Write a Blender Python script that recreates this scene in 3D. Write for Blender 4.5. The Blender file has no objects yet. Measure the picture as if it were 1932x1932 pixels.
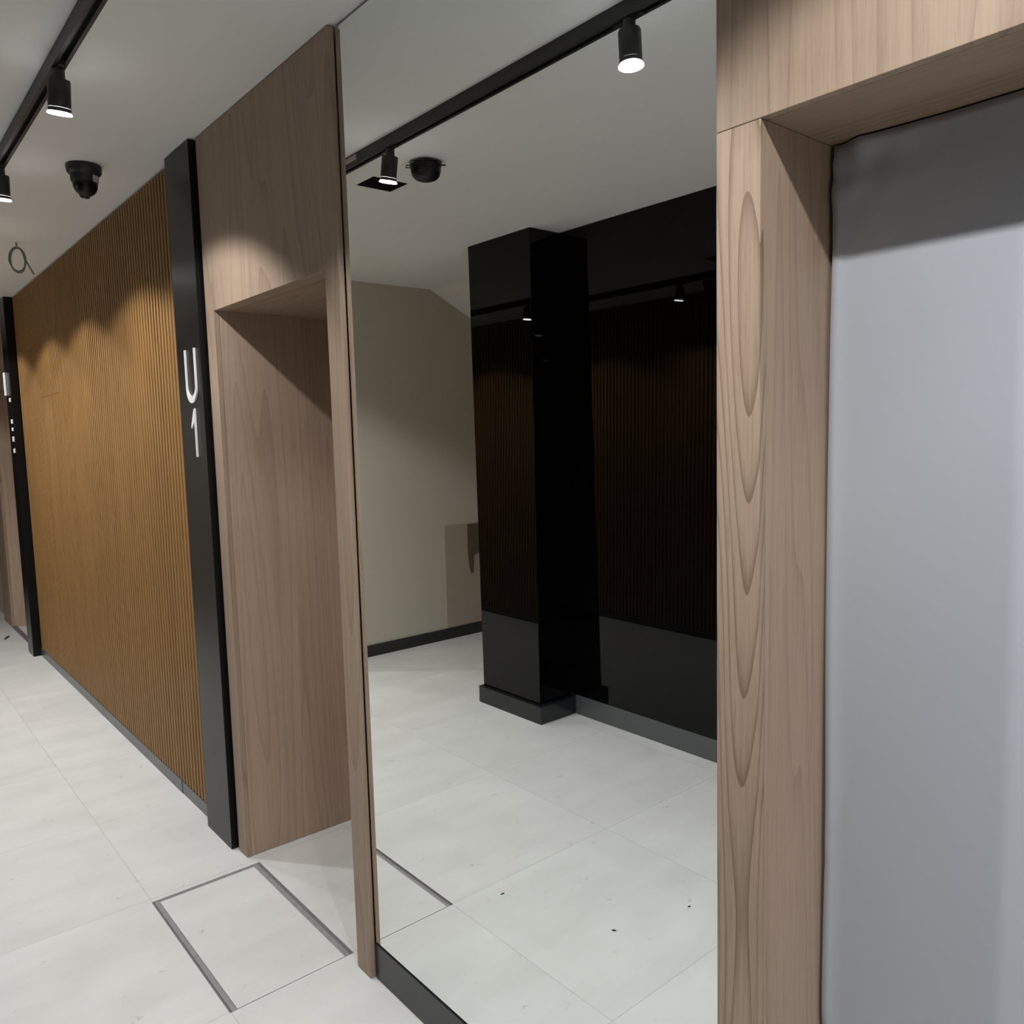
import bpy, bmesh, math, random
from mathutils import Vector, Matrix

S = bpy.context.scene
COL = S.collection
random.seed(7)

# ------------------------------------------------------------------ camera
cd = bpy.data.cameras.new('camera')
cam = bpy.data.objects.new('camera', cd)
COL.objects.link(cam)
fwd = Vector((0.6401923, 0.76195347, -0.09788121))
rgt = Vector((0.76371976, -0.64502227, -0.02604633))
upv = Vector((0.08298165, 0.05807915, 0.9948572))
cam.matrix_world = Matrix(((rgt.x, upv.x, -fwd.x, -1.137122),
                           (rgt.y, upv.y, -fwd.y, -2.083327),
                           (rgt.z, upv.z, -fwd.z, 1.667636),
                           (0, 0, 0, 1)))
cd.sensor_width = 36.0
cd.lens = 1515.83 / 1932.0 * 36.0
cd.clip_start = 0.02
S.camera = cam

# ------------------------------------------------------------------ world, exposure
w = bpy.data.worlds.new('world')
S.world = w
w.use_nodes = True
w.node_tree.nodes['Background'].inputs[0].default_value = (0.5, 0.5, 0.5, 1)
w.node_tree.nodes['Background'].inputs[1].default_value = 0.03
S.view_settings.view_transform = 'Standard'
S.view_settings.look = 'None'
S.view_settings.gamma = 1.0
S.view_settings.use_curve_mapping = False
S.view_settings.exposure = 0.47
S.cycles.max_bounces = 14
S.cycles.glossy_bounces = 8
S.cycles.diffuse_bounces = 6
S.cycles.sample_clamp_indirect = 6.0

LAMP_W = 34.0            # watts of every spotlight on the track
LAMP_COL = (1.0, 0.99, 0.968)
TX = -0.542              # the track runs at this distance from the portals
H = 2.8                  # ceiling height
MX = 0.0190              # mirror surface

# ------------------------------------------------------------------ materials
def newmat(name):
    m = bpy.data.materials.new(name)
    m.use_nodes = True
    nt = m.node_tree
    return m, nt, nt.nodes['Principled BSDF']

def nd(nt, t, **kw):
    n = nt.nodes.new(t)
    for k, v in kw.items():
        setattr(n, k, v)
    return n

def plain(name, col, rough=0.5, metal=0.0, ior=1.5, bump=0.0, bscale=200, spec=0.5, var=0.0, vscale=6):
    m, nt, b = newmat(name)
    b.inputs['Roughness'].default_value = rough
    b.inputs['Metallic'].default_value = metal
    b.inputs['IOR'].default_value = ior
    b.inputs['Specular IOR Level'].default_value = spec
    tc = nd(nt, 'ShaderNodeTexCoord')
    no = nd(nt, 'ShaderNodeTexNoise')
    no.inputs['Scale'].default_value = vscale
    no.inputs['Detail'].default_value = 5
    nt.links.new(tc.outputs['Object'], no.inputs['Vector'])
    mx = nd(nt, 'ShaderNodeMix', data_type='RGBA')
    mx.inputs[6].default_value = tuple(c * (1 - var) for c in col) + (1,)
    mx.inputs[7].default_value = tuple(min(1, c * (1 + var)) for c in col) + (1,)
    nt.links.new(no.outputs['Fac'], mx.inputs[0])
    nt.links.new(mx.outputs[2], b.inputs['Base Color'])
    if bump > 0:
        n2 = nd(nt, 'ShaderNodeTexNoise')
        n2.inputs['Scale'].default_value = bscale
        nt.links.new(tc.outputs['Object'], n2.inputs['Vector'])
        bp = nd(nt, 'ShaderNodeBump')
        bp.inputs['Strength'].default_value = bump
        bp.inputs['Distance'].default_value = 0.002
        nt.links.new(n2.outputs['Fac'], bp.inputs['Height'])
        nt.links.new(bp.outputs['Normal'], b.inputs['Normal'])
    return m

def wood(name, light, dark, axis='Z', ring=0.55, scale=1.0, off=(0, 0, 0), rough=0.55, curve=1.0, zs=0.20):
    """oak veneer: long streaks along one axis, cathedral figure and fine pores"""
    m, nt, b = newmat(name)
    L = nt.links
    tc = nd(nt, 'ShaderNodeTexCoord')
    def mapping(sx, sy, sz):
        mp = nd(nt, 'ShaderNodeMapping')
        mp.inputs['Location'].default_value = off
        s = {'Z': (sx, sy, sz), 'Y': (sx, sz, sy), 'X': (sz, sx, sy)}[axis]
        mp.inputs['Scale'].default_value = s
        L.new(tc.outputs['Object'], mp.inputs['Vector'])
        return mp
    # cathedral figure : bands of a stretched noise field
    mp = mapping(3.4 * scale, 3.4 * scale, zs * scale)
    n1 = nd(nt, 'ShaderNodeTexNoise')
    n1.inputs['Scale'].default_value = 1.35
    n1.inputs['Detail'].default_value = 1.2
    n1.inputs['Roughness'].default_value = 0.35
    n1.inputs['Distortion'].default_value = 0.25
    L.new(mp.outputs[0], n1.inputs['Vector'])
    mu = nd(nt, 'ShaderNodeMath', operation='MULTIPLY')
    mu.inputs[1].default_value = 26 * curve
    L.new(n1.outputs['Fac'], mu.inputs[0])
    fr = nd(nt, 'ShaderNodeMath', operation='FRACT')
    L.new(mu.outputs[0], fr.inputs[0])
    pw = nd(nt, 'ShaderNodeMath', operation='POWER')
    pw.inputs[1].default_value = 5.0
    L.new(fr.outputs[0], pw.inputs[0])
    # fine fibre
    mp2 = mapping(70, 70, 1.6)
    n2 = nd(nt, 'ShaderNodeTexNoise')
    n2.inputs['Scale'].default_value = 2.2
    n2.inputs['Detail'].default_value = 6
    n2.inputs['Roughness'].default_value = 0.65
    L.new(mp2.outputs[0], n2.inputs['Vector'])
    # pores : short dark dashes
    mp3 = mapping(190, 190, 9)
    n3 = nd(nt, 'ShaderNodeTexNoise')
    n3.inputs['Scale'].default_value = 1.6
    n3.inputs['Detail'].default_value = 2
    L.new(mp3.outputs[0], n3.inputs['Vector'])
    cr = nd(nt, 'ShaderNodeValToRGB')
    cr.color_ramp.elements[0].position = 0.52
    cr.color_ramp.elements[1].position = 0.72
    L.new(n3.outputs['Fac'], cr.inputs['Fac'])
    # broad tone
    mp4 = mapping(6, 6, 0.35)
    n4 = nd(nt, 'ShaderNodeTexNoise')
    n4.inputs['Scale'].default_value = 1.5
    n4.inputs['Detail'].default_value = 3
    L.new(mp4.outputs[0], n4.inputs['Vector'])
    def addw(a, wa, bnode, wb):
        x = nd(nt, 'ShaderNodeMath', operation='MULTIPLY'); x.inputs[1].default_value = wa; L.new(a, x.inputs[0])
        y = nd(nt, 'ShaderNodeMath', operation='MULTIPLY_ADD'); y.inputs[1].default_value = wb
        L.new(bnode, y.inputs[0]); L.new(x.outputs[0], y.inputs[2])
        return y.outputs[0]
    s = addw(pw.outputs[0], ring, n2.outputs['Fac'], 0.55)
    s = addw(s, 1.0, cr.outputs['Color'], 0.16)
    s = addw(s, 1.0, n4.outputs['Fac'], 0.42)
    mr = nd(nt, 'ShaderNodeMapRange')
    mr.inputs['From Min'].default_value = 0.30
    mr.inputs['From Max'].default_value = 1.05
    L.new(s, mr.inputs['Value'])
    mx = nd(nt, 'ShaderNodeMix', data_type='RGBA')
    mx.inputs[6].default_value = light + (1,)
    mx.inputs[7].default_value = dark + (1,)
    L.new(mr.outputs[0], mx.inputs[0])
    L.new(mx.outputs[2], b.inputs['Base Color'])
    b.inputs['Roughness'].default_value = rough
    b.inputs['Specular IOR Level'].default_value = 0.35
    bp = nd(nt, 'ShaderNodeBump')
    bp.inputs['Strength'].default_value = 0.25
    bp.inputs['Distance'].default_value = 0.001
    bp.invert = True
    L.new(s, bp.inputs['Height'])
    L.new(bp.outputs['Normal'], b.inputs['Normal'])
    return m

def tilefloor(name, joints=True):
    m, nt, b = newmat(name)
    L = nt.links
    g = nd(nt, 'ShaderNodeNewGeometry')
    sep = nd(nt, 'ShaderNodeSeparateXYZ')
    L.new(g.outputs['Position'], sep.inputs[0])
    def joint(out, off, pitch):
        a = nd(nt, 'ShaderNodeMath', operation='SUBTRACT'); a.inputs[1].default_value = off; L.new(out, a.inputs[0])
        d = nd(nt, 'ShaderNodeMath', operation='DIVIDE'); d.inputs[1].default_value = pitch; L.new(a.outputs[0], d.inputs[0])
        p = nd(nt, 'ShaderNodeMath', operation='PINGPONG'); p.inputs[1].default_value = 0.5; L.new(d.outputs[0], p.inputs[0])
        f = nd(nt, 'ShaderNodeMath', operation='FLOOR'); L.new(d.outputs[0], f.inputs[0])
        mr = nd(nt, 'ShaderNodeMapRange')
        mr.inputs['From Min'].default_value = 0.0008 / pitch
        mr.inputs['From Max'].default_value = 0.0022 / pitch
        mr.inputs['To Min'].default_value = 1
        mr.inputs['To Max'].default_value = 0
        L.new(p.outputs[0], mr.inputs['Value'])
        return mr.outputs[0], f.outputs[0]
    jx, fx = joint(sep.outputs[0], -0.381, 0.80)
    jy, fy = joint(sep.outputs[1], 0.160, 0.775)
    mxj = nd(nt, 'ShaderNodeMath', operation='MAXIMUM')
    L.new(jx, mxj.inputs[0]); L.new(jy, mxj.inputs[1])
    cmb = nd(nt, 'ShaderNodeCombineXYZ')
    L.new(fx, cmb.inputs[0]); L.new(fy, cmb.inputs[1])
    wn = nd(nt, 'ShaderNodeTexWhiteNoise'); L.new(cmb.outputs[0], wn.inputs['Vector'])
    # cloudy cement look, its own drawing on each tile
    ad = nd(nt, 'ShaderNodeVectorMath', operation='MULTIPLY_ADD')
    ad.inputs[1].default_value = (7, 7, 7)
    L.new(wn.outputs['Color'], ad.inputs[0]); L.new(g.outputs['Position'], ad.inputs[2])
    n1 = nd(nt, 'ShaderNodeTexNoise'); n1.inputs['Scale'].default_value = 2.6; n1.inputs['Detail'].default_value = 7
    n1.inputs['Roughness'].default_value = 0.6; n1.inputs['Distortion'].default_value = 0.5
    L.new(ad.outputs[0], n1.inputs['Vector'])
    mp = nd(nt, 'ShaderNodeMapping'); mp.inputs['Scale'].default_value = (1.0, 3.2, 1)
    mp.inputs['Rotation'].default_value = (0, 0, 0.35)
    L.new(ad.outputs[0], mp.inputs['Vector'])
    n2 = nd(nt, 'ShaderNodeTexNoise'); n2.inputs['Scale'].default_value = 2.0; n2.inputs['Detail'].default_value = 4
    L.new(mp.outputs[0], n2.inputs['Vector'])
    av = nd(nt, 'ShaderNodeMath', operation='ADD'); L.new(n1.outputs['Fac'], av.inputs[0]); L.new(n2.outputs['Fac'], av.inputs[1])
    mr = nd(nt, 'ShaderNodeMapRange'); mr.inputs['From Min'].default_value = 0.75; mr.inputs['From Max'].default_value = 1.25
    L.new(av.outputs[0], mr.inputs['Value'])
    mx = nd(nt, 'ShaderNodeMix', data_type='RGBA')
    mx.inputs[6].default_value = (0.555, 0.56, 0.553, 1)
    mx.inputs[7].default_value = (0.63, 0.635, 0.63, 1)
    L.new(mr.outputs[0], mx.inputs[0])
    # scuffs and specks of building dirt
    n3 = nd(nt, 'ShaderNodeTexNoise'); n3.inputs['Scale'].default_value = 14; n3.inputs['Detail'].default_value = 6; n3.inputs['Roughness'].default_value = 0.7
    L.new(g.outputs['Position'], n3.inputs['Vector'])
    c3 = nd(nt, 'ShaderNodeValToRGB'); c3.color_ramp.elements[0].position = 0.63; c3.color_ramp.elements[1].position = 0.76
    L.new(n3.outputs['Fac'], c3.inputs['Fac'])
    m3 = nd(nt, 'ShaderNodeMix', data_type='RGBA'); m3.inputs[7].default_value = (0.34, 0.335, 0.32, 1)
    L.new(c3.outputs['Color'], m3.inputs[0]); L.new(mx.outputs[2], m3.inputs[6])
    last = m3.outputs[2]
    if joints:
        mj = nd(nt, 'ShaderNodeMix', data_type='RGBA')
        mj.inputs[7].default_value = (0.42, 0.415, 0.40, 1)
        jm = nd(nt, 'ShaderNodeMath', operation='MULTIPLY'); jm.inputs[1].default_value = 0.75; L.new(mxj.outputs[0], jm.inputs[0])
        L.new(jm.outputs[0], mj.inputs[0]); L.new(last, mj.inputs[6])
        last = mj.outputs[2]
    L.new(last, b.inputs['Base Color'])
    b.inputs['Roughness'].default_value = 0.5
    b.inputs['Specular IOR Level'].default_value = 0.35
    bp = nd(nt, 'ShaderNodeBump'); bp.inputs['Strength'].default_value = 0.12; bp.inputs['Distance'].default_value = 0.002
    L.new(n1.outputs['Fac'], bp.inputs['Height']); L.new(bp.outputs['Normal'], b.inputs['Normal'])
    return m

def emit(name, col, st):
    m, nt, b = newmat(name)
    b.inputs['Base Color'].default_value = (0.9, 0.9, 0.9, 1)
    b.inputs['Emission Color'].default_value = col + (1,)
    b.inputs['Emission Strength'].default_value = st
    return m

OAK_L, OAK_D = (0.43, 0.325, 0.245), (0.235, 0.165, 0.118)
M = {
    'oak': wood('oak_veneer', OAK_L, OAK_D),
    'oak_lintel': wood('oak_veneer_lintel', OAK_L, OAK_D, off=(3.1, 4.7, 1.3), curve=0.8, ring=0.3),
    'oak_jamb': wood('oak_veneer_jamb', (0.50, 0.375, 0.29), (0.29, 0.205, 0.15), off=(9.2, 1.7, 5.3), curve=0.6, ring=0.25),
    'oak_stile': wood('oak_veneer_stile', (0.50, 0.38, 0.29), (0.24, 0.165, 0.115), off=(5.9, 8.4, 3.3), ring=0.62, curve=1.25, scale=1.4, zs=0.23),
    'oak_soffit': wood('oak_veneer_soffit', (0.40, 0.30, 0.22), (0.25, 0.18, 0.125), axis='Y', off=(2, 1, 0)),
    'slat': wood('golden_oak_slat', (0.345, 0.188, 0.064), (0.180, 0.092, 0.029), ring=0.25),
    'slatback': plain('dark_brown_backing', (0.045, 0.024, 0.010), 0.8),
    'floor': tilefloor('cement_look_tile'),
    'cover': tilefloor('cement_look_cover', joints=False),
    'groove': plain('grey_groove_mortar', (0.23, 0.225, 0.235), 0.8, var=0.3, vscale=30),
    'groove_dark': plain('dark_gap', (0.13, 0.13, 0.13), 0.8, var=0.3, vscale=40),
    'ceiling': plain('ceiling_paint', (0.86, 0.86, 0.84), 0.9, bump=0.06, bscale=250, var=0.02),
    'wall': plain('beige_wall_paint', (0.54, 0.50, 0.43), 0.85, bump=0.05, bscale=200, var=0.03, vscale=2),
    'patch': plain('pinkish_board', (0.40, 0.335, 0.28), 0.7, var=0.06),
    'tape': plain('brown_paper', (0.12, 0.085, 0.055), 0.6, var=0.2, vscale=20),
    'black_metal': plain('satin_black_metal', (0.022, 0.022, 0.023), 0.45, bump=0.04, bscale=500),
    'pylon': plain('satin_black_pylon', (0.007, 0.0072, 0.0075), 0.28, ior=1.3, bump=0.03, bscale=600, var=0.05),
    'glass': plain('black_glass', (0.0012, 0.0012, 0.0016), 0.012, ior=1.33),
    'skirt': plain('grey_metal_skirting', (0.085, 0.090, 0.098), 0.32, spec=0.6, var=0.05),
    'skirt_dark': plain('dark_metal_skirting', (0.011, 0.012, 0.015), 0.26, spec=0.55),
    'mirror': plain('mirror_silver', (0.90, 0.925, 0.91), 0.0, metal=1.0),
    'sheet': plain('blue_grey_protective_sheet', (0.50, 0.535, 0.60), 0.6, bump=0.06, bscale=60, var=0.04, vscale=3),
    'edge': plain('aluminium_edge', (0.35, 0.36, 0.36), 0.35, metal=0.6),
    'letter': plain('white_acrylic', (0.80, 0.80, 0.80), 0.3),
    'label': plain('pale_label', (0.50, 0.50, 0.47), 0.5, var=0.25, vscale=120),
    'cable': plain('grey_cable', (0.20, 0.20, 0.18), 0.6),
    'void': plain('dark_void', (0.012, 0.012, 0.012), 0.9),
    'lens': emit('lamp_lens', (1.0, 0.98, 0.96), 25.0),
    'ring': emit('frosted_ring', (0.97, 0.985, 1.0), 18.0),
    'smoke': plain('smoked_dome', (0.008, 0.008, 0.009), 0.35, spec=0.3),
    'chip': plain('dark_chip', (0.05, 0.045, 0.04), 0.8),
}

# ------------------------------------------------------------------ mesh helpers
class MB:
    def __init__(s):
        s.bm = bmesh.new()
    def box(s, x0, x1, y0, y1, z0, z1):
        v = [s.bm.verts.new((x, y, z)) for x in (x0, x1) for y in (y0, y1) for z in (z0, z1)]
        for f in ((0, 1, 3, 2), (4, 6, 7, 5), (0, 4, 5, 1), (2, 3, 7, 6), (0, 2, 6, 4), (1, 5, 7, 3)):
            s.bm.faces.new([v[i] for i in f])
        return s
    def slab(s, lo, hi, z0, z1):
        '''box whose footprint (x0, x1, y0, y1) differs at the bottom and at the top'''
        v = []
        for i in (0, 1):
            for j in (0, 1):
                for (q, z) in ((lo, z0), (hi, z1)):
                    v.append(s.bm.verts.new((q[i], q[2 + j], z)))
        for f in ((0, 1, 3, 2), (4, 6, 7, 5), (0, 4, 5, 1), (2, 3, 7, 6), (0, 2, 6, 4), (1, 5, 7, 3)):
            s.bm.faces.new([v[i] for i in f])
        return s
    def lathe(s, prof, c=(0, 0, 0), n=32, cap=True, rot=None):
        rings = []
        c = Vector(c)
        for r, z in prof:
            ring = []
            for i in range(n):
                a = 2 * math.pi * i / n
                p = Vector((r * math.cos(a), r * math.sin(a), z))
                if rot: p = rot @ p
                ring.append(s.bm.verts.new(p + c))
            rings.append(ring)
        for a, b in zip(rings, rings[1:]):
            for i in range(n):
                s.bm.faces.new((a[i], a[(i + 1) % n], b[(i + 1) % n], b[i]))
        if cap:
            s.bm.faces.new(rings[0][::-1]); s.bm.faces.new(rings[-1])
        return s
    def prism(s, pts, ax, a, b):
        """polygon in the two other axes, extruded along ax"""
        def mk(p, t):
            if ax == 'X': return (t, p[0], p[1])
            if ax == 'Y': return (p[0], t, p[1])
            return (p[0], p[1], t)
        A = [s.bm.verts.new(mk(p, a)) for p in pts]
        B = [s.bm.verts.new(mk(p, b)) for p in pts]
        s.bm.faces.new(A); s.bm.faces.new(B[::-1])
        for i in range(len(pts)):
            j = (i + 1) % len(pts)
            s.bm.faces.new((A[j], A[i], B[i], B[j]))
        return s
    def tube(s, pts, r, n=8):
        P = [Vector(p) for p in pts]
        rings = []
        for i, p in enumerate(P):
            t = (P[min(i + 1, len(P) - 1)] - P[max(i - 1, 0)]).normalized()
            a = t.cross(Vector((0.3, 0.2, 0.93))).normalized()
            b = t.cross(a)
            rings.append([s.bm.verts.new(p + r * (math.cos(2 * math.pi * k / n) * a + math.sin(2 * math.pi * k / n) * b)) for k in range(n)])
        for a, b in zip(rings, rings[1:]):
            for k in range(n):
                s.bm.faces.new((a[k], a[(k + 1) % n], b[(k + 1) % n], b[k]))
        s.bm.faces.new(rings[0][::-1]); s.bm.faces.new(rings[-1])
        return s
    def build(s, name, mat, parent=None, bevel=0.0, smooth=False, kind=None):
        bmesh.ops.recalc_face_normals(s.bm, faces=s.bm.faces[:])
        me = bpy.data.meshes.new(name)
        s.bm.to_mesh(me); s.bm.free()
        me.materials.append(M[mat] if isinstance(mat, str) else mat)
        o = bpy.data.objects.new(name, me)
        COL.objects.link(o)
        if parent is not None:
            o.parent = parent
            o.matrix_parent_inverse = Matrix.Identity(4)
            o.location = -Vector(parent.location)
        if smooth:
            for p in me.polygons: p.use_smooth = True
            try:
                me.set_sharp_from_angle(angle=math.radians(40))
            except Exception:
                pass
        if bevel:
            md = o.modifiers.new('edge', 'BEVEL'); md.width = bevel; md.segments = 2
            md.limit_method = 'ANGLE'; md.angle_limit = math.radians(40)
        if kind: o['kind'] = kind
        return o

def tag(o, label, cat, group=None, kind=None):
    o['label'] = label
    o['category'] = cat
    if group: o['group'] = group
    if kind: o['kind'] = kind
    return o

def thing(name, label, cat, loc=(0, 0, 0), group=None):
    o = bpy.data.objects.new(name, None)
    COL.objects.link(o)
    o.location = loc
    o.empty_display_size = 0.05
    return tag(o, label, cat, group)

def struct(o, label):
    o['kind'] = 'structure'; o['label'] = label
    return o

# ------------------------------------------------------------------ structure
# floor : one slab with a sunken tray where the access cover lies
HX0, HX1, HY0, HY1 = -0.384, 0.0235, 0.155, 0.912
HD = 0.012
fl = MB()
X0, X1, Y0, Y1 = -3.7, 0.75, -6.0, 8.6
fl.box(X0, HX0, Y0, Y1, -0.12, 0)
fl.box(HX1, X1, Y0, Y1, -0.12, 0)
fl.box(HX0, HX1, Y0, HY0, -0.12, 0)
fl.box(HX0, HX1, HY1, Y1, -0.12, 0)
fl.box(HX0, HX1, HY0, HY1, -0.12, -HD)
struct(fl.build('floor', 'floor'), 'pale grey cement look tile floor with fine joints')

# ceiling with a square opening, seen in the mirror
QX0, QX1, QY0, QY1 = -0.914, -0.733, 1.070, 1.224
ce = MB()
ce.box(X0, QX0, Y0, Y1, H, H + 0.15)
ce.box(QX1, X1, Y0, Y1, H, H + 0.15)
ce.box(QX0, QX1, Y0, QY0, H, H + 0.15)
ce.box(QX0, QX1, QY1, Y1, H, H + 0.15)
struct(ce.build('ceiling', 'ceiling'), 'plain off white painted ceiling')

wr = MB()
wr.box(0.040, 0.72, 1.00, 5.46, 0, H)
wr.box(0.040, 0.72, -1.255, -0.012, 0, H)
wr.box(0.040, 0.72, -0.012, 1.00, 2.20, H)
wr.box(0.66, 0.72, -0.012, 1.00, 0, 2.20)
wr.box(0.040, 0.72, -2.70, -1.255, 2.20, H)
wr.box(0.66, 0.72, -2.70, -1.255, 0, 2.20)
wr.box(0.0, 0.72, Y0, -2.70, 0, H)
wr.box(0.040, 0.72, 5.46, 6.50, 2.20, H)
wr.box(0.66, 0.72, 5.46, 6.50, 0, 2.20)
wr.box(0.040, 0.72, 6.52, Y1, 0, H)
struct(wr.build('wall_right', 'wall'), 'wall carrying the oak portals, the mirror and the slats')

# opposite side : wall behind the black glass, then a deeper alcove, then an end wall
GX = -2.086
wl = MB()
wl.box(X0 + 0.05, GX - 0.032, Y0, 1.86, 0, H)
struct(wl.build('wall_left', 'wall'), 'wall behind the black glass')
wa = MB(); wa.box(X0 - 0.05, X0 + 0.05, 1.86, 3.3, 0, H)
struct(wa.build('wall_alcove', 'wall'), 'rear wall of the alcove')
EY = 3.217
we = MB(); we.box(X0 - 0.05, -1.25, EY, EY + 0.12, 0, H)
struct(we.build('wall_end', 'wall'), 'beige end wall seen in the mirror beside the black column')
wf = MB(); wf.box(-1.37, -1.25, EY + 0.12, Y1, 0, H)
struct(wf.build('wall_passage', 'wall'), 'left wall of the far passage')
wb = MB(); wb.box(X0, X1, Y0 - 0.1, Y0, 0, H)
struct(wb.build('wall_back', 'wall'), 'wall behind the viewer')
wz = MB(); wz.box(-1.4, X1, Y1, Y1 + 0.1, 0, H)
struct(wz.build('wall_far', 'pylon'), 'dark far end of the passage')
# sloping underside of a stair over the alcove
so = MB(); so.prism([(-2.50, H), (-3.65, H), (-3.65, 2.22)], 'Y', 1.86, EY)
struct(so.build('ceiling_slope', 'ceiling'), 'sloping part of the ceiling over the alcove')

bb = MB(); bb.box(X0 + 0.05, -1.25, EY - 0.012, EY, 0, 0.088)
struct(bb.build('baseboard_end', 'skirt_dark'), 'black skirting of the beige end wall')

# ------------------------------------------------------------------ portals
def portal(label, y_in0, y_in1, y_out0, y_out1, L, depth, x_face=0.0, sm='oak'):
    """oak door surround; y_in0 < y_in1 is the clear opening"""
    t = thing('door_surround', label, 'door surround', (x_face, (y_in0 + y_in1) / 2, 0))
    T = 0.0180
    sg = 0.0008 if sm == 'oak_stile' else 0.0
    bv = 0.0012 if sm == 'oak_stile' else 0.0004
    MB().box(x_face, x_face + T, y_out0, y_in0, 0.002, L - sg).build('stile', sm, t, bv)
    MB().box(x_face, x_face + T, y_in1, y_out1, 0.002, L - sg).build('stile', sm, t, bv)
    MB().box(x_face, x_face + T, y_out0, y_out1, L, H - 0.004).build('lintel', 'oak_lintel', t, bv)
    MB().box(x_face + T + 0.001, x_face + depth, y_in1 + 0.0005, y_in1 + 0.019, 0.002, L).build('jamb', 'oak_jamb', t)
    MB().box(x_face + T + 0.001, x_face + depth, y_in0 - 0.008, y_in0 - 0.0005, 0.002, L).build('jamb', 'oak_jamb', t)
    MB().box(x_face + T + 0.001, x_face + depth, y_in0, y_in1, L + 0.0005, L + 0.018).build('soffit', 'oak_soffit', t)
    return t

portal('oak door surround beside the black pylon marked U1', 0.086, 0.976, 0.005, 1.060, 2.153, 0.58, sm='oak_lintel')
portal('oak door surround framing the grey blue sheet, right of the mirror', -2.55, -1.351, -2.68, -1.269, 2.1417, 0.30, sm='oak_stile')
portal('dark oak door surround at the far end beyond the slatted panel', 5.47, 6.48, 5.375, 6.90, 2.153, 0.58)

dr = MB(); dr.box(0.60, 0.64, 0.09, 0.974, 0.004, 2.15)
struct(dr.build('door_1', 'oak_jamb'), 'plain oak door leaf at the back of the portal')
dr = MB(); dr.box(0.60, 0.64, 5.48, 6.47, 0.004, 2.15)
struct(dr.build('door_2', 'oak_jamb'), 'plain oak door leaf of the far portal')
th = MB(); th.box(0.0, 0.035, 5.48, 6.47, 0.0005, 0.012)
struct(th.build('trim_1', 'skirt'), 'metal threshold of the far portal')

# ------------------------------------------------------------------ mirror
mt = thing('wall_mirror', 'tall frameless mirror between the two oak door surrounds', 'mirror', (MX, -0.63, 0.115))
MB().box(MX, MX + 0.006, -1.266, -0.003, 0.116, H - 0.009).build('mirror_glass', 'mirror', mt)
MB().box(MX + 0.007, MX + 0.018, -1.256, -0.010, 0.120, H - 0.02).build('backing', 'black_metal', mt)
sk = MB(); sk.box(MX - 0.004, MX + 0.010, -1.267, -0.002, 0.0005, 0.1145)
struct(sk.build('baseboard_right', 'skirt_dark'), 'dark metal skirting under the mirror')

# ------------------------------------------------------------------ slatted panel
sp = thing('slatted_panel', 'golden oak slatted wall panel running from the U1 pylon into the distance', 'wall panel', (0.03, 3.25, 0))
sl = MB()
pitch, wd = 0.0405, 0.0225
y = 1.366
while y < 5.115:
    if 3.75 < y < 4.35:
        sl.box(0.006, 0.0275, y, y + wd, 0.064, 1.998)
        sl.box(0.006, 0.0275, y, y + wd, 2.001, H - 0.012)
    else:
        sl.box(0.006, 0.0275, y, y + wd, 0.064, H - 0.012)
    y += pitch
sl.build('slats', 'slat', sp)
MB().box(0.0280, 0.0385, 1.360, 5.148, 0.064, H - 0.012).build('backing', 'slatback', sp)
MB().box(0.001, 0.030, 1.3575, 1.3625, 0.064, H - 0.012).build('edge_strip', 'edge', sp)
b1 = MB(); b1.box(0.004, 0.030, 1.770, 5.147, 0.0005, 0.062)
struct(b1.build('baseboard_slats', 'skirt'), 'grey metal skirting under the slatted panel')
b1 = MB(); b1.box(0.006, 0.030, 1.358, 1.7695, 0.0005, 0.060)
struct(b1.build('baseboard_slats', 'skirt'), 'short grey skirting piece beside the U1 pylon')

# ------------------------------------------------------------------ pylons with raised letters
def stroke_U(w_, h_, s_):
    """outline of a U in (y, z), reading from the corridor (right is -y)"""
    r = w_ / 2; ri = r - s_; bt = 0.027
    out = [(-r, h_), (-r, r)]
    out += [(-r * math.cos(a), r - r * math.sin(a)) for a in [math.pi * k / 16 for k in range(1, 16)]]
    out += [(r, r), (r, h_), (r - s_, h_), (r - s_, r + 0.01)]
    out += [(ri * math.cos(a), r + 0.01 - (r + 0.01 - bt) * math.sin(a)) for a in [math.pi * k / 16 for k in range(1, 16)]]
    out += [(-r + s_, r + 0.01), (-r + s_, h_)]
    return out

p = thing('sign_pylon', 'full height black pylon with raised white U and 1', 'sign', (-0.022, 1.22, 0))
MB().box(-0.022, 0.030, 1.081, 1.3565, 0.002, H - 0.003).build('panel', 'pylon', p, 0.0015)
cy, z0 = 1.193, 1.818
U = stroke_U(0.116, 0.212, 0.0095)
MB().prism([(cy - a, z0 + b) for a, b in U], 'X', -0.0295, -0.0225).build('letter_u', 'letter', p, 0.0006)
one = MB()
zc = 1.605
yo = 1.176
one.prism([(yo - 0.0042, zc), (yo + 0.0042, zc), (yo + 0.0042, zc + 0.140), (yo + 0.040, zc + 0.112), (yo + 0.043, zc + 0.122), (yo + 0.006, zc + 0.188), (yo - 0.006, zc + 0.192)], 'X', -0.0295, -0.0225)
one.build('numeral_1', 'letter', p, 0.0006)

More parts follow.
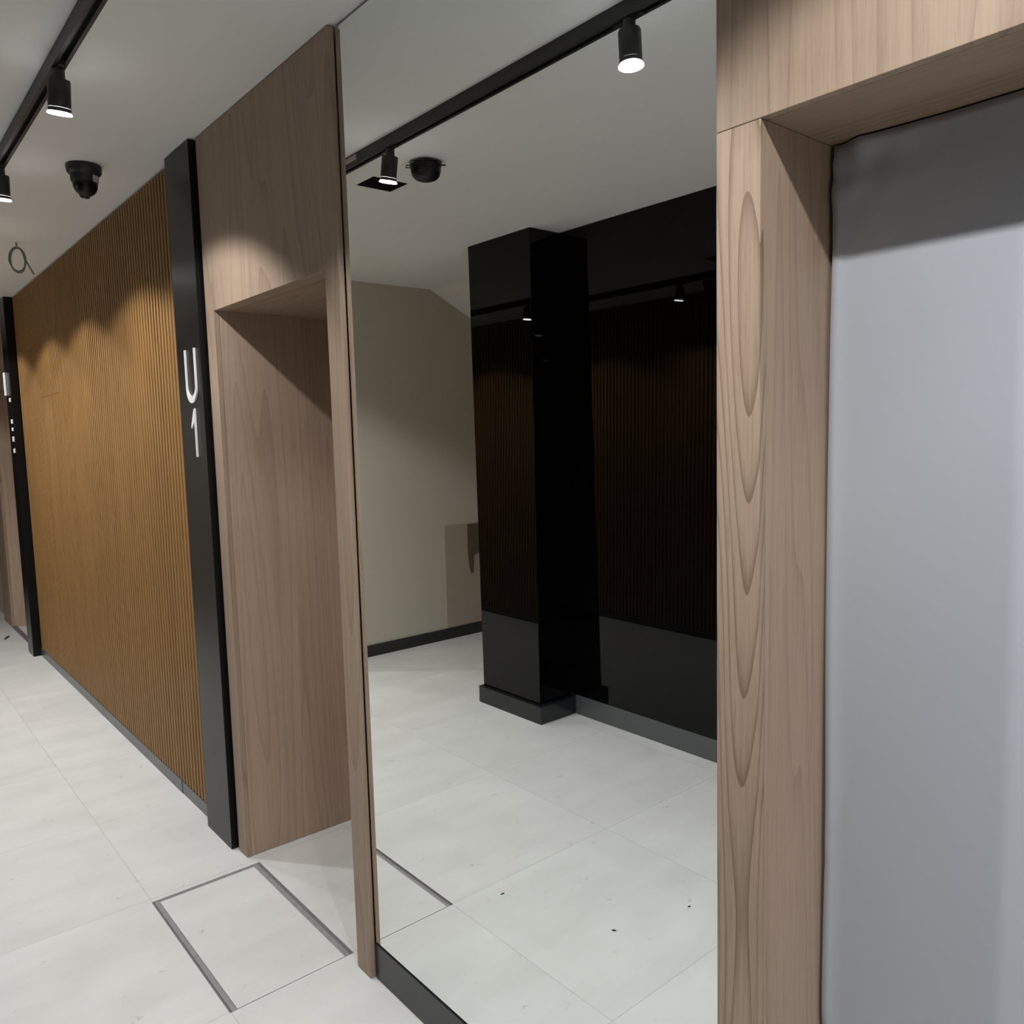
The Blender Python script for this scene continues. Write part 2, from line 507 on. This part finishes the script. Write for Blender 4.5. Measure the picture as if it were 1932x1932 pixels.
p = thing('sign_pylon', 'narrow black pylon with small white lettering at the far end of the slats', 'sign', (-0.05, 5.26, 0))
MB().box(-0.050, 0.030, 5.1505, 5.365, 0.002, H - 0.003).build('panel', 'pylon', p, 0.0015)
lm = [(2.02, .034, .030), (1.855, .030, .034), (1.795, .026, .026), (1.72, .032, .040), (1.63, .030, .034)]
for i, (z, wz_, hz) in enumerate(lm):
    b_ = MB()
    b_.box(-0.062, -0.0505, 5.158, 5.158 + wz_, z - hz / 2, z + hz / 2)
    b_.build('letter', 'letter', p, 0.003)
MB().box(-0.066, -0.0505, 5.325, 5.343, 2.06, 2.24).build('letter', 'letter', p, 0.003)

# ------------------------------------------------------------------ grey-blue sheet in the right opening
bm = bmesh.new()
ny, nz = 90, 150
ya, yb, za, zb = -2.545, -1.353, 0.01, 2.139
from mathutils import noise
vs = []
for i in range(ny + 1):
    row = []
    for k in range(nz + 1):
        yy = ya + (yb - ya) * i / ny; zz = za + (zb - za) * k / nz
        d = yb - yy; dt = zb - zz
        x = 0.213
        x += 0.0007 * noise.noise(Vector((yy * 3, zz * 1.1, 0.3)))
        # loose fold running down the left edge
        e = math.exp(-(d / 0.016) ** 2)
        x += -0.010 * e * (0.6 + 0.5 * noise.noise(Vector((0, zz * 2.2, 5))))
        # crumpled top corner
        c = math.exp(-((d / 0.13) ** 2 + (dt / 0.10) ** 2))
        x += 0.016 * c * noise.noise(Vector((yy * 26, zz * 26, 2))) - 0.006 * c
        # diagonal pulls
        q = (d - 0.01) + (zz - 0.52) * 1.0
        x += 0.003 * math.exp(-(q / 0.018) ** 2) * math.exp(-(d / 0.14) ** 2)
        q = (d - 0.03) - (zz - 0.98) * 0.25
        x += 0.003 * math.exp(-(q / 0.006) ** 2) * math.exp(-((zz - 0.98) / 0.12) ** 2)
        edge = 0.006 * noise.noise(Vector((1, zz * 1.7, 9))) * math.exp(-(d / 0.02) ** 2)
        row.append(bm.verts.new((x, yy - 0.004 * math.exp(-(d / 0.02) ** 2) + edge, zz)))
    vs.append(row)
for i in range(ny):
    for k in range(nz):
        bm.faces.new((vs[i][k], vs[i + 1][k], vs[i + 1][k + 1], vs[i][k + 1]))
sb = MB(); sb.bm.free(); sb.bm = bm
sh = sb.build('protective_sheet', 'sheet', smooth=True)
md = sh.modifiers.new('thick', 'SOLIDIFY'); md.thickness = 0.002; md.offset = 1
tag(sh, 'blue grey protective sheet stretched across the right hand doorway', 'sheet')

# ------------------------------------------------------------------ black glass side
gt = thing('glass_cladding', 'polished black glass cladding opposite the mirror, right of the column', 'glass panel', (GX, -1.8, 0.12))
ys = [1.55, -0.22, -1.74, -3.26, -4.78, -5.98]
for a, b_ in zip(ys, ys[1:]):
    MB().slab((GX, GX + 0.012, b_ + 0.0006, a - 0.0006), (GX - 0.030, GX - 0.018, b_ + 0.0006, a - 0.0006), 0.117, H - 0.003).build('glass_pane', 'glass', gt)
bs = MB(); bs.box(GX - 0.014, GX + 0.014, -5.99, 1.238, 0.0005, 0.116)
struct(bs.build('baseboard_left', 'skirt'), 'grey metal skirting under the black glass')

CX = -1.818
ct = thing('column', 'square black glass clad column with a plinth, reflected in the mirror', 'column', (-2.0, 1.57, 0))
MB().slab((GX + 0.0125, CX, 1.274, 1.795), (GX - 0.0173, CX - 0.060, 1.336, 1.902), 0.104, H - 0.002).build('shaft', 'glass', ct, 0.0018)
MB().box(GX + 0.0145, CX + 0.026, 1.240, 1.812, 0.002, 0.1035).build('plinth', 'skirt_dark', ct, 0.0015)

# board and hanging strip low on the end wall
bo = MB(); bo.box(-3.30, -2.555, EY - 0.006, EY - 0.0005, 0.095, 0.935)
tag(bo.build('wall_board', 'patch'), 'pinkish tan board low on the end wall beside the black column', 'board')
tp = MB()
tp.prism([(-2.86, 0.925), (-2.785, 0.925), (-2.782, 0.70), (-2.792, 0.58), (-2.812, 0.515), (-2.835, 0.52), (-2.842, 0.66), (-2.95, 0.70), (-2.95, 0.925)], 'Y', EY - 0.012, EY - 0.0065)
tag(tp.build('paper_strip', 'tape'), 'dark brown paper strip hanging on the tan board', 'paper')

# ------------------------------------------------------------------ access cover in the floor
hc = thing('access_cover', 'rectangular tiled access cover set in the floor before the U1 doorway', 'access cover', (-0.18, 0.54, -0.012))
gl, gr, gf, gn = 0.024, 0.030, 0.018, 0.0055
MB().box(HX0 + gl, HX1 - gr, HY0 + gn, HY1 - gf, -HD + 0.0002, -0.0008).build('cover_slab', 'cover', hc, 0.0006)
fr = MB()
fr.box(HX0 + 0.009, HX0 + gl, HY0, HY1, -HD + 0.0002, -0.0045)
fr.box(HX1 - gr, HX1 - 0.0105, HY0, HY1, -HD + 0.0002, -0.0035)
fr.box(HX0 + gl, HX1 - gr, HY1 - gf, HY1 - 0.001, -HD + 0.0002, -0.006)
fr.build('groove_filling', 'groove', hc)
f2 = MB()
f2.box(HX0 + 0.0005, HX0 + 0.0085, HY0, HY1, -HD + 0.0002, -0.006)
f2.box(HX1 - 0.010, HX1 - 0.0005, HY0, HY1, -HD + 0.0002, -0.006)
f2.box(HX0 + gl, HX1 - gr, HY0 + 0.0003, HY0 + gn - 0.0003, -HD + 0.0002, -0.005)
f2.build('gap', 'groove_dark', hc)

# chips of dirt on the floor
def chip(x, y, a, b_, rot, label):
    m_ = MB()
    n = 9
    pts = []
    for i in range(n):
        t = 2 * math.pi * i / n
        r = 1 + 0.3 * random.uniform(-1, 1)
        px, py = a * math.cos(t) * r, b_ * math.sin(t) * r
        pts.append((x + px * math.cos(rot) - py * math.sin(rot), y + px * math.sin(rot) + py * math.cos(rot)))
    m_.prism(pts, 'Z', 0.0003, 0.003)
    tag(m_.build('dirt_chip', 'chip'), label, 'dirt', 'dark chips lying on the tiles')
chip(-0.692, -0.335, 0.009, 0.004, 0.9, 'small dark chip on the tiles in front of the mirror')
chip(-0.105, 6.057, 0.075, 0.016, 1.3, 'black scrap on the tiles by the far threshold')
chip(-0.986, -0.42, 0.006, 0.003, 0.3, 'tiny chip on the tiles farthest right in the mirror')
chip(-0.554, 0.084, 0.007, 0.003, 0.2, 'tiny chip on the tiles just past the mirrored access cover')

# ------------------------------------------------------------------ ceiling fittings
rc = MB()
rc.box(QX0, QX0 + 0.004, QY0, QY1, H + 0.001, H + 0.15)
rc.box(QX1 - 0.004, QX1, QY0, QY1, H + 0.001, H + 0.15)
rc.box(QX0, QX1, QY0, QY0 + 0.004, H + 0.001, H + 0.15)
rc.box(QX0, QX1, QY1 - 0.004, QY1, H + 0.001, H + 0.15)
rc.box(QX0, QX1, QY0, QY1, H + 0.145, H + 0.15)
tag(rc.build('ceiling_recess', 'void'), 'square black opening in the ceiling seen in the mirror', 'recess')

tr = thing('light_track', 'long black ceiling track carrying the spotlights', 'light track', (TX, 0.4, H))
k = MB()
k.box(TX - 0.018, TX + 0.018, -5.6, 5.6, H - 0.010, H - 0.0005)
k.box(TX - 0.018, TX - 0.008, -5.6, 5.6, H - 0.043, H - 0.010)
k.box(TX + 0.008, TX + 0.018, -5.6, 5.6, H - 0.043, H - 0.010)
k.box(TX - 0.008, TX + 0.008, -5.6, 5.6, H - 0.020, H - 0.010)
k.build('rail', 'black_metal', tr)
MB().box(TX + 0.0182, TX + 0.0192, 0.850, 1.20, H - 0.027, H - 0.006).build('label', 'label', tr)

def spot(y, tilt):
    t = thing('spotlight', '', 'spotlight', (TX, y, H - 0.05), 'black spotlights on the ceiling track')
    c = (TX, y, H - 0.066)
    Rm = Matrix.Rotation(math.radians(tilt), 3, 'X')
    MB().box(TX - 0.0075, TX + 0.0075, y - 0.052, y + 0.052, H - 0.050, H - 0.022).build('adapter', 'black_metal', t, 0.001)
    MB().lathe([(0.017, H - 0.080), (0.017, H - 0.046)], (TX, y, 0)).build('neck', 'black_metal', t, smooth=True)
    zb = -0.097
    MB().lathe([(0.0300, zb + 0.0142), (0.0308, zb + 0.018), (0.0308, -0.010), (0.0290, -0.006)], c, rot=Rm).build('housing', 'black_metal', t, smooth=True)
    MB().lathe([(0.0306, zb + 0.0138), (0.0314, zb + 0.0028), (0.0302, zb + 0.0028), (0.0299, zb + 0.0138)], c, cap=False, rot=Rm).build('rim', 'black_metal', t, smooth=True)
    MB().lathe([(0.0312, zb + 0.0025), (0.0345, zb - 0.0030), (0.0330, zb - 0.0038), (0.0302, zb + 0.0018), (0.0312, zb + 0.0025)], c, cap=False, rot=Rm).build('frosted_ring', 'ring', t, smooth=True)
    MB().lathe([(0.006, zb + 0.0090), (0.020, zb + 0.0095), (0.0298, zb + 0.0115), (0.0296, zb + 0.0138)], c, rot=Rm).build('lens', 'lens', t, smooth=True)
    ld = bpy.data.lights.new('spot_beam', 'SPOT')
    ld.energy = LAMP_W; ld.color = LAMP_COL
    ld.spot_size = math.radians(130); ld.spot_blend = 0.24
    ld.shadow_soft_size = 0.017
    # beam profile of the reflector : strongest straight down
    ld.use_nodes = True
    nt = ld.node_tree
    em = nt.nodes['Emission']
    tcn = nd(nt, 'ShaderNodeTexCoord'); sx = nd(nt, 'ShaderNodeSeparateXYZ')
    ab = nd(nt, 'ShaderNodeMath', operation='ABSOLUTE'); pw = nd(nt, 'ShaderNodeMath', operation='POWER'); pw.inputs[1].default_value = 2.5
    ma = nd(nt, 'ShaderNodeMath', operation='MULTIPLY_ADD'); ma.inputs[1].default_value = 1.35; ma.inputs[2].default_value = 0.36
    nt.links.new(tcn.outputs['Normal'], sx.inputs[0]); nt.links.new(sx.outputs[2], ab.inputs[0])
    nt.links.new(ab.outputs[0], pw.inputs[0]); nt.links.new(pw.outputs[0], ma.inputs[0])
    nt.links.new(ma.outputs[0], em.inputs['Strength'])
    lo = bpy.data.objects.new('spot_beam', ld)
    COL.objects.link(lo)
    lo.parent = t
    lo.rotation_euler = (math.radians(tilt), 0, 0)
    lo.location = Vector((0, 0, -0.016)) + Rm @ Vector((0, 0, -0.0965))
    return t
SPOTS = {
    -5.2: (0, 'spotlight at the far end of the track behind the viewer'),
    -4.05: (0, 'second spotlight from the far end of the track behind the viewer'),
    -2.9: (0, 'spotlight on the track just behind the viewer'),
    -1.72: (0, 'spotlight on the track beside the sheeted doorway'),
    -0.578: (-3, 'nearer and brighter black spotlight of the two seen in the mirror'),
    0.626: (13, 'nearer of the two black spotlights seen directly, at upper left'),
    1.694: (9, 'farther black spotlight, cut by the left edge of the photo'),
    2.87: (4, 'spotlight over the nearer half of the slatted panel, just past the cut one'),
    3.87: (2, 'spotlight over the farther half of the slatted panel'),
    5.05: (2, 'spotlight at the far end of the track, by the narrow lettered pylon'),
}
for y, (tl, lb_) in SPOTS.items():
    t = spot(y, tl)
    t['label'] = lb_

# turret camera
tc = thing('security_camera', 'black turret security camera with a pale label, on the ceiling above the slats', 'security camera', (-0.255, 1.63, H))
c0 = (-0.255, 1.63, 0)
MB().lathe([(0.066, H - 0.001), (0.067, H - 0.012), (0.064, H - 0.030), (0.054, H - 0.040)], c0).build('base', 'black_metal', tc, smooth=True)
MB().lathe([(0.053, H - 0.040), (0.052, H - 0.062), (0.046, H - 0.074)], c0).build('collar', 'black_metal', tc, smooth=True)
prof = [(0.046 * math.sin(math.radians(a)) + 0.0005, -0.046 * math.cos(math.radians(a))) for a in range(0, 181, 12)]
MB().lathe(prof, (-0.255, 1.625, H - 0.078), rot=Matrix.Rotation(0.5, 3, 'X')).build('eyeball', 'smoke', tc, smooth=True)
MB().lathe([(0.018, -0.050), (0.020, -0.040)], (-0.255, 1.625, H - 0.078), rot=Matrix.Rotation(0.5, 3, 'X')).build('lens_ring', 'black_metal', tc, smooth=True)
lb = MB()
ux, uy = 0.60, -0.80
for_pts = []
for (a_, t_) in ((0.0535, -0.014), (0.0535, 0.014), (0.0505, 0.014), (0.0505, -0.014)):
    for_pts.append((-0.255 + ux * a_ - uy * t_, 1.63 + uy * a_ + ux * t_))
lb.prism(for_pts, 'Z', H - 0.070, H - 0.044)
lb.build('label', 'label', tc)

# dome fitting seen in the mirror
DC = (-0.812, 0.782)
dc = thing('dome_camera', 'black domed ceiling fitting with loose spring clips, seen in the mirror', 'dome camera', (DC[0], DC[1], H))
c0 = (DC[0], DC[1], 0)
MB().lathe([(0.050, H - 0.001), (0.050, H - 0.006)], c0).build('mount', 'black_metal', dc, smooth=True)
MB().lathe([(0.064, H - 0.014), (0.067, H - 0.018), (0.064, H - 0.024), (0.0625, H - 0.040), (0.057, H - 0.058), (0.045, H - 0.070), (0.028, H - 0.0765), (0.006, H - 0.078)], c0).build('dome', 'smoke', dc, smooth=True)
MB().lathe([(0.020, H - 0.012), (0.020, H - 0.004)], c0).build('stem', 'black_metal', dc, smooth=True)
ring = [(DC[0] + 0.066 * math.cos(a), DC[1] + 0.064 * math.sin(a), H - 0.008 + 0.003 * math.sin(2 * a)) for a in [2 * math.pi * i / 40 for i in range(41)]]
MB().tube(ring, 0.0018).build('wire_ring', 'black_metal', dc, smooth=True)
for a in (0.7, 2.2, 3.9, 5.4):
    u_ = Vector((math.cos(a), math.sin(a), 0)); v_ = Vector((-u_.y, u_.x, 0)); o_ = Vector((DC[0], DC[1], H - 0.014))
    MB().tube([o_ + u_ * 0.062 - v_ * 0.006, o_ + u_ * 0.080 - v_ * 0.004, o_ + u_ * 0.084 + v_ * 0.004 - Vector((0, 0, 0.006)), o_ + u_ * 0.064 + v_ * 0.008 - Vector((0, 0, 0.006))], 0.0022, 6).build('clip', 'black_metal', dc, smooth=True)

# coil of cable
cb = MB()
cx_, cy_ = -0.255, 3.21
pts = [(cx_, cy_, H - 0.001), (cx_ + 0.002, cy_, H - 0.03)]
for i in range(110):
    a = math.pi / 2 + 2 * math.pi * i / 30
    rx = 0.036 + 0.004 * math.sin(i * 0.31); rz = 0.066 + 0.005 * math.cos(i * 0.23)
    pts.append((cx_ + rx * math.cos(a), cy_ + 0.010 * math.sin(i * 0.21), H - 0.098 + rz * math.sin(a)))
for i in range(10):
    pts.append((cx_ + 0.038 + 0.004 * i, cy_ - 0.001 * i, H - 0.09 - 0.009 * i))
cb.tube(pts, 0.0042, 6)
tag(cb.build('cable_coil', 'cable', smooth=True), 'small coil of grey cable hanging from the ceiling above the slats', 'cable')
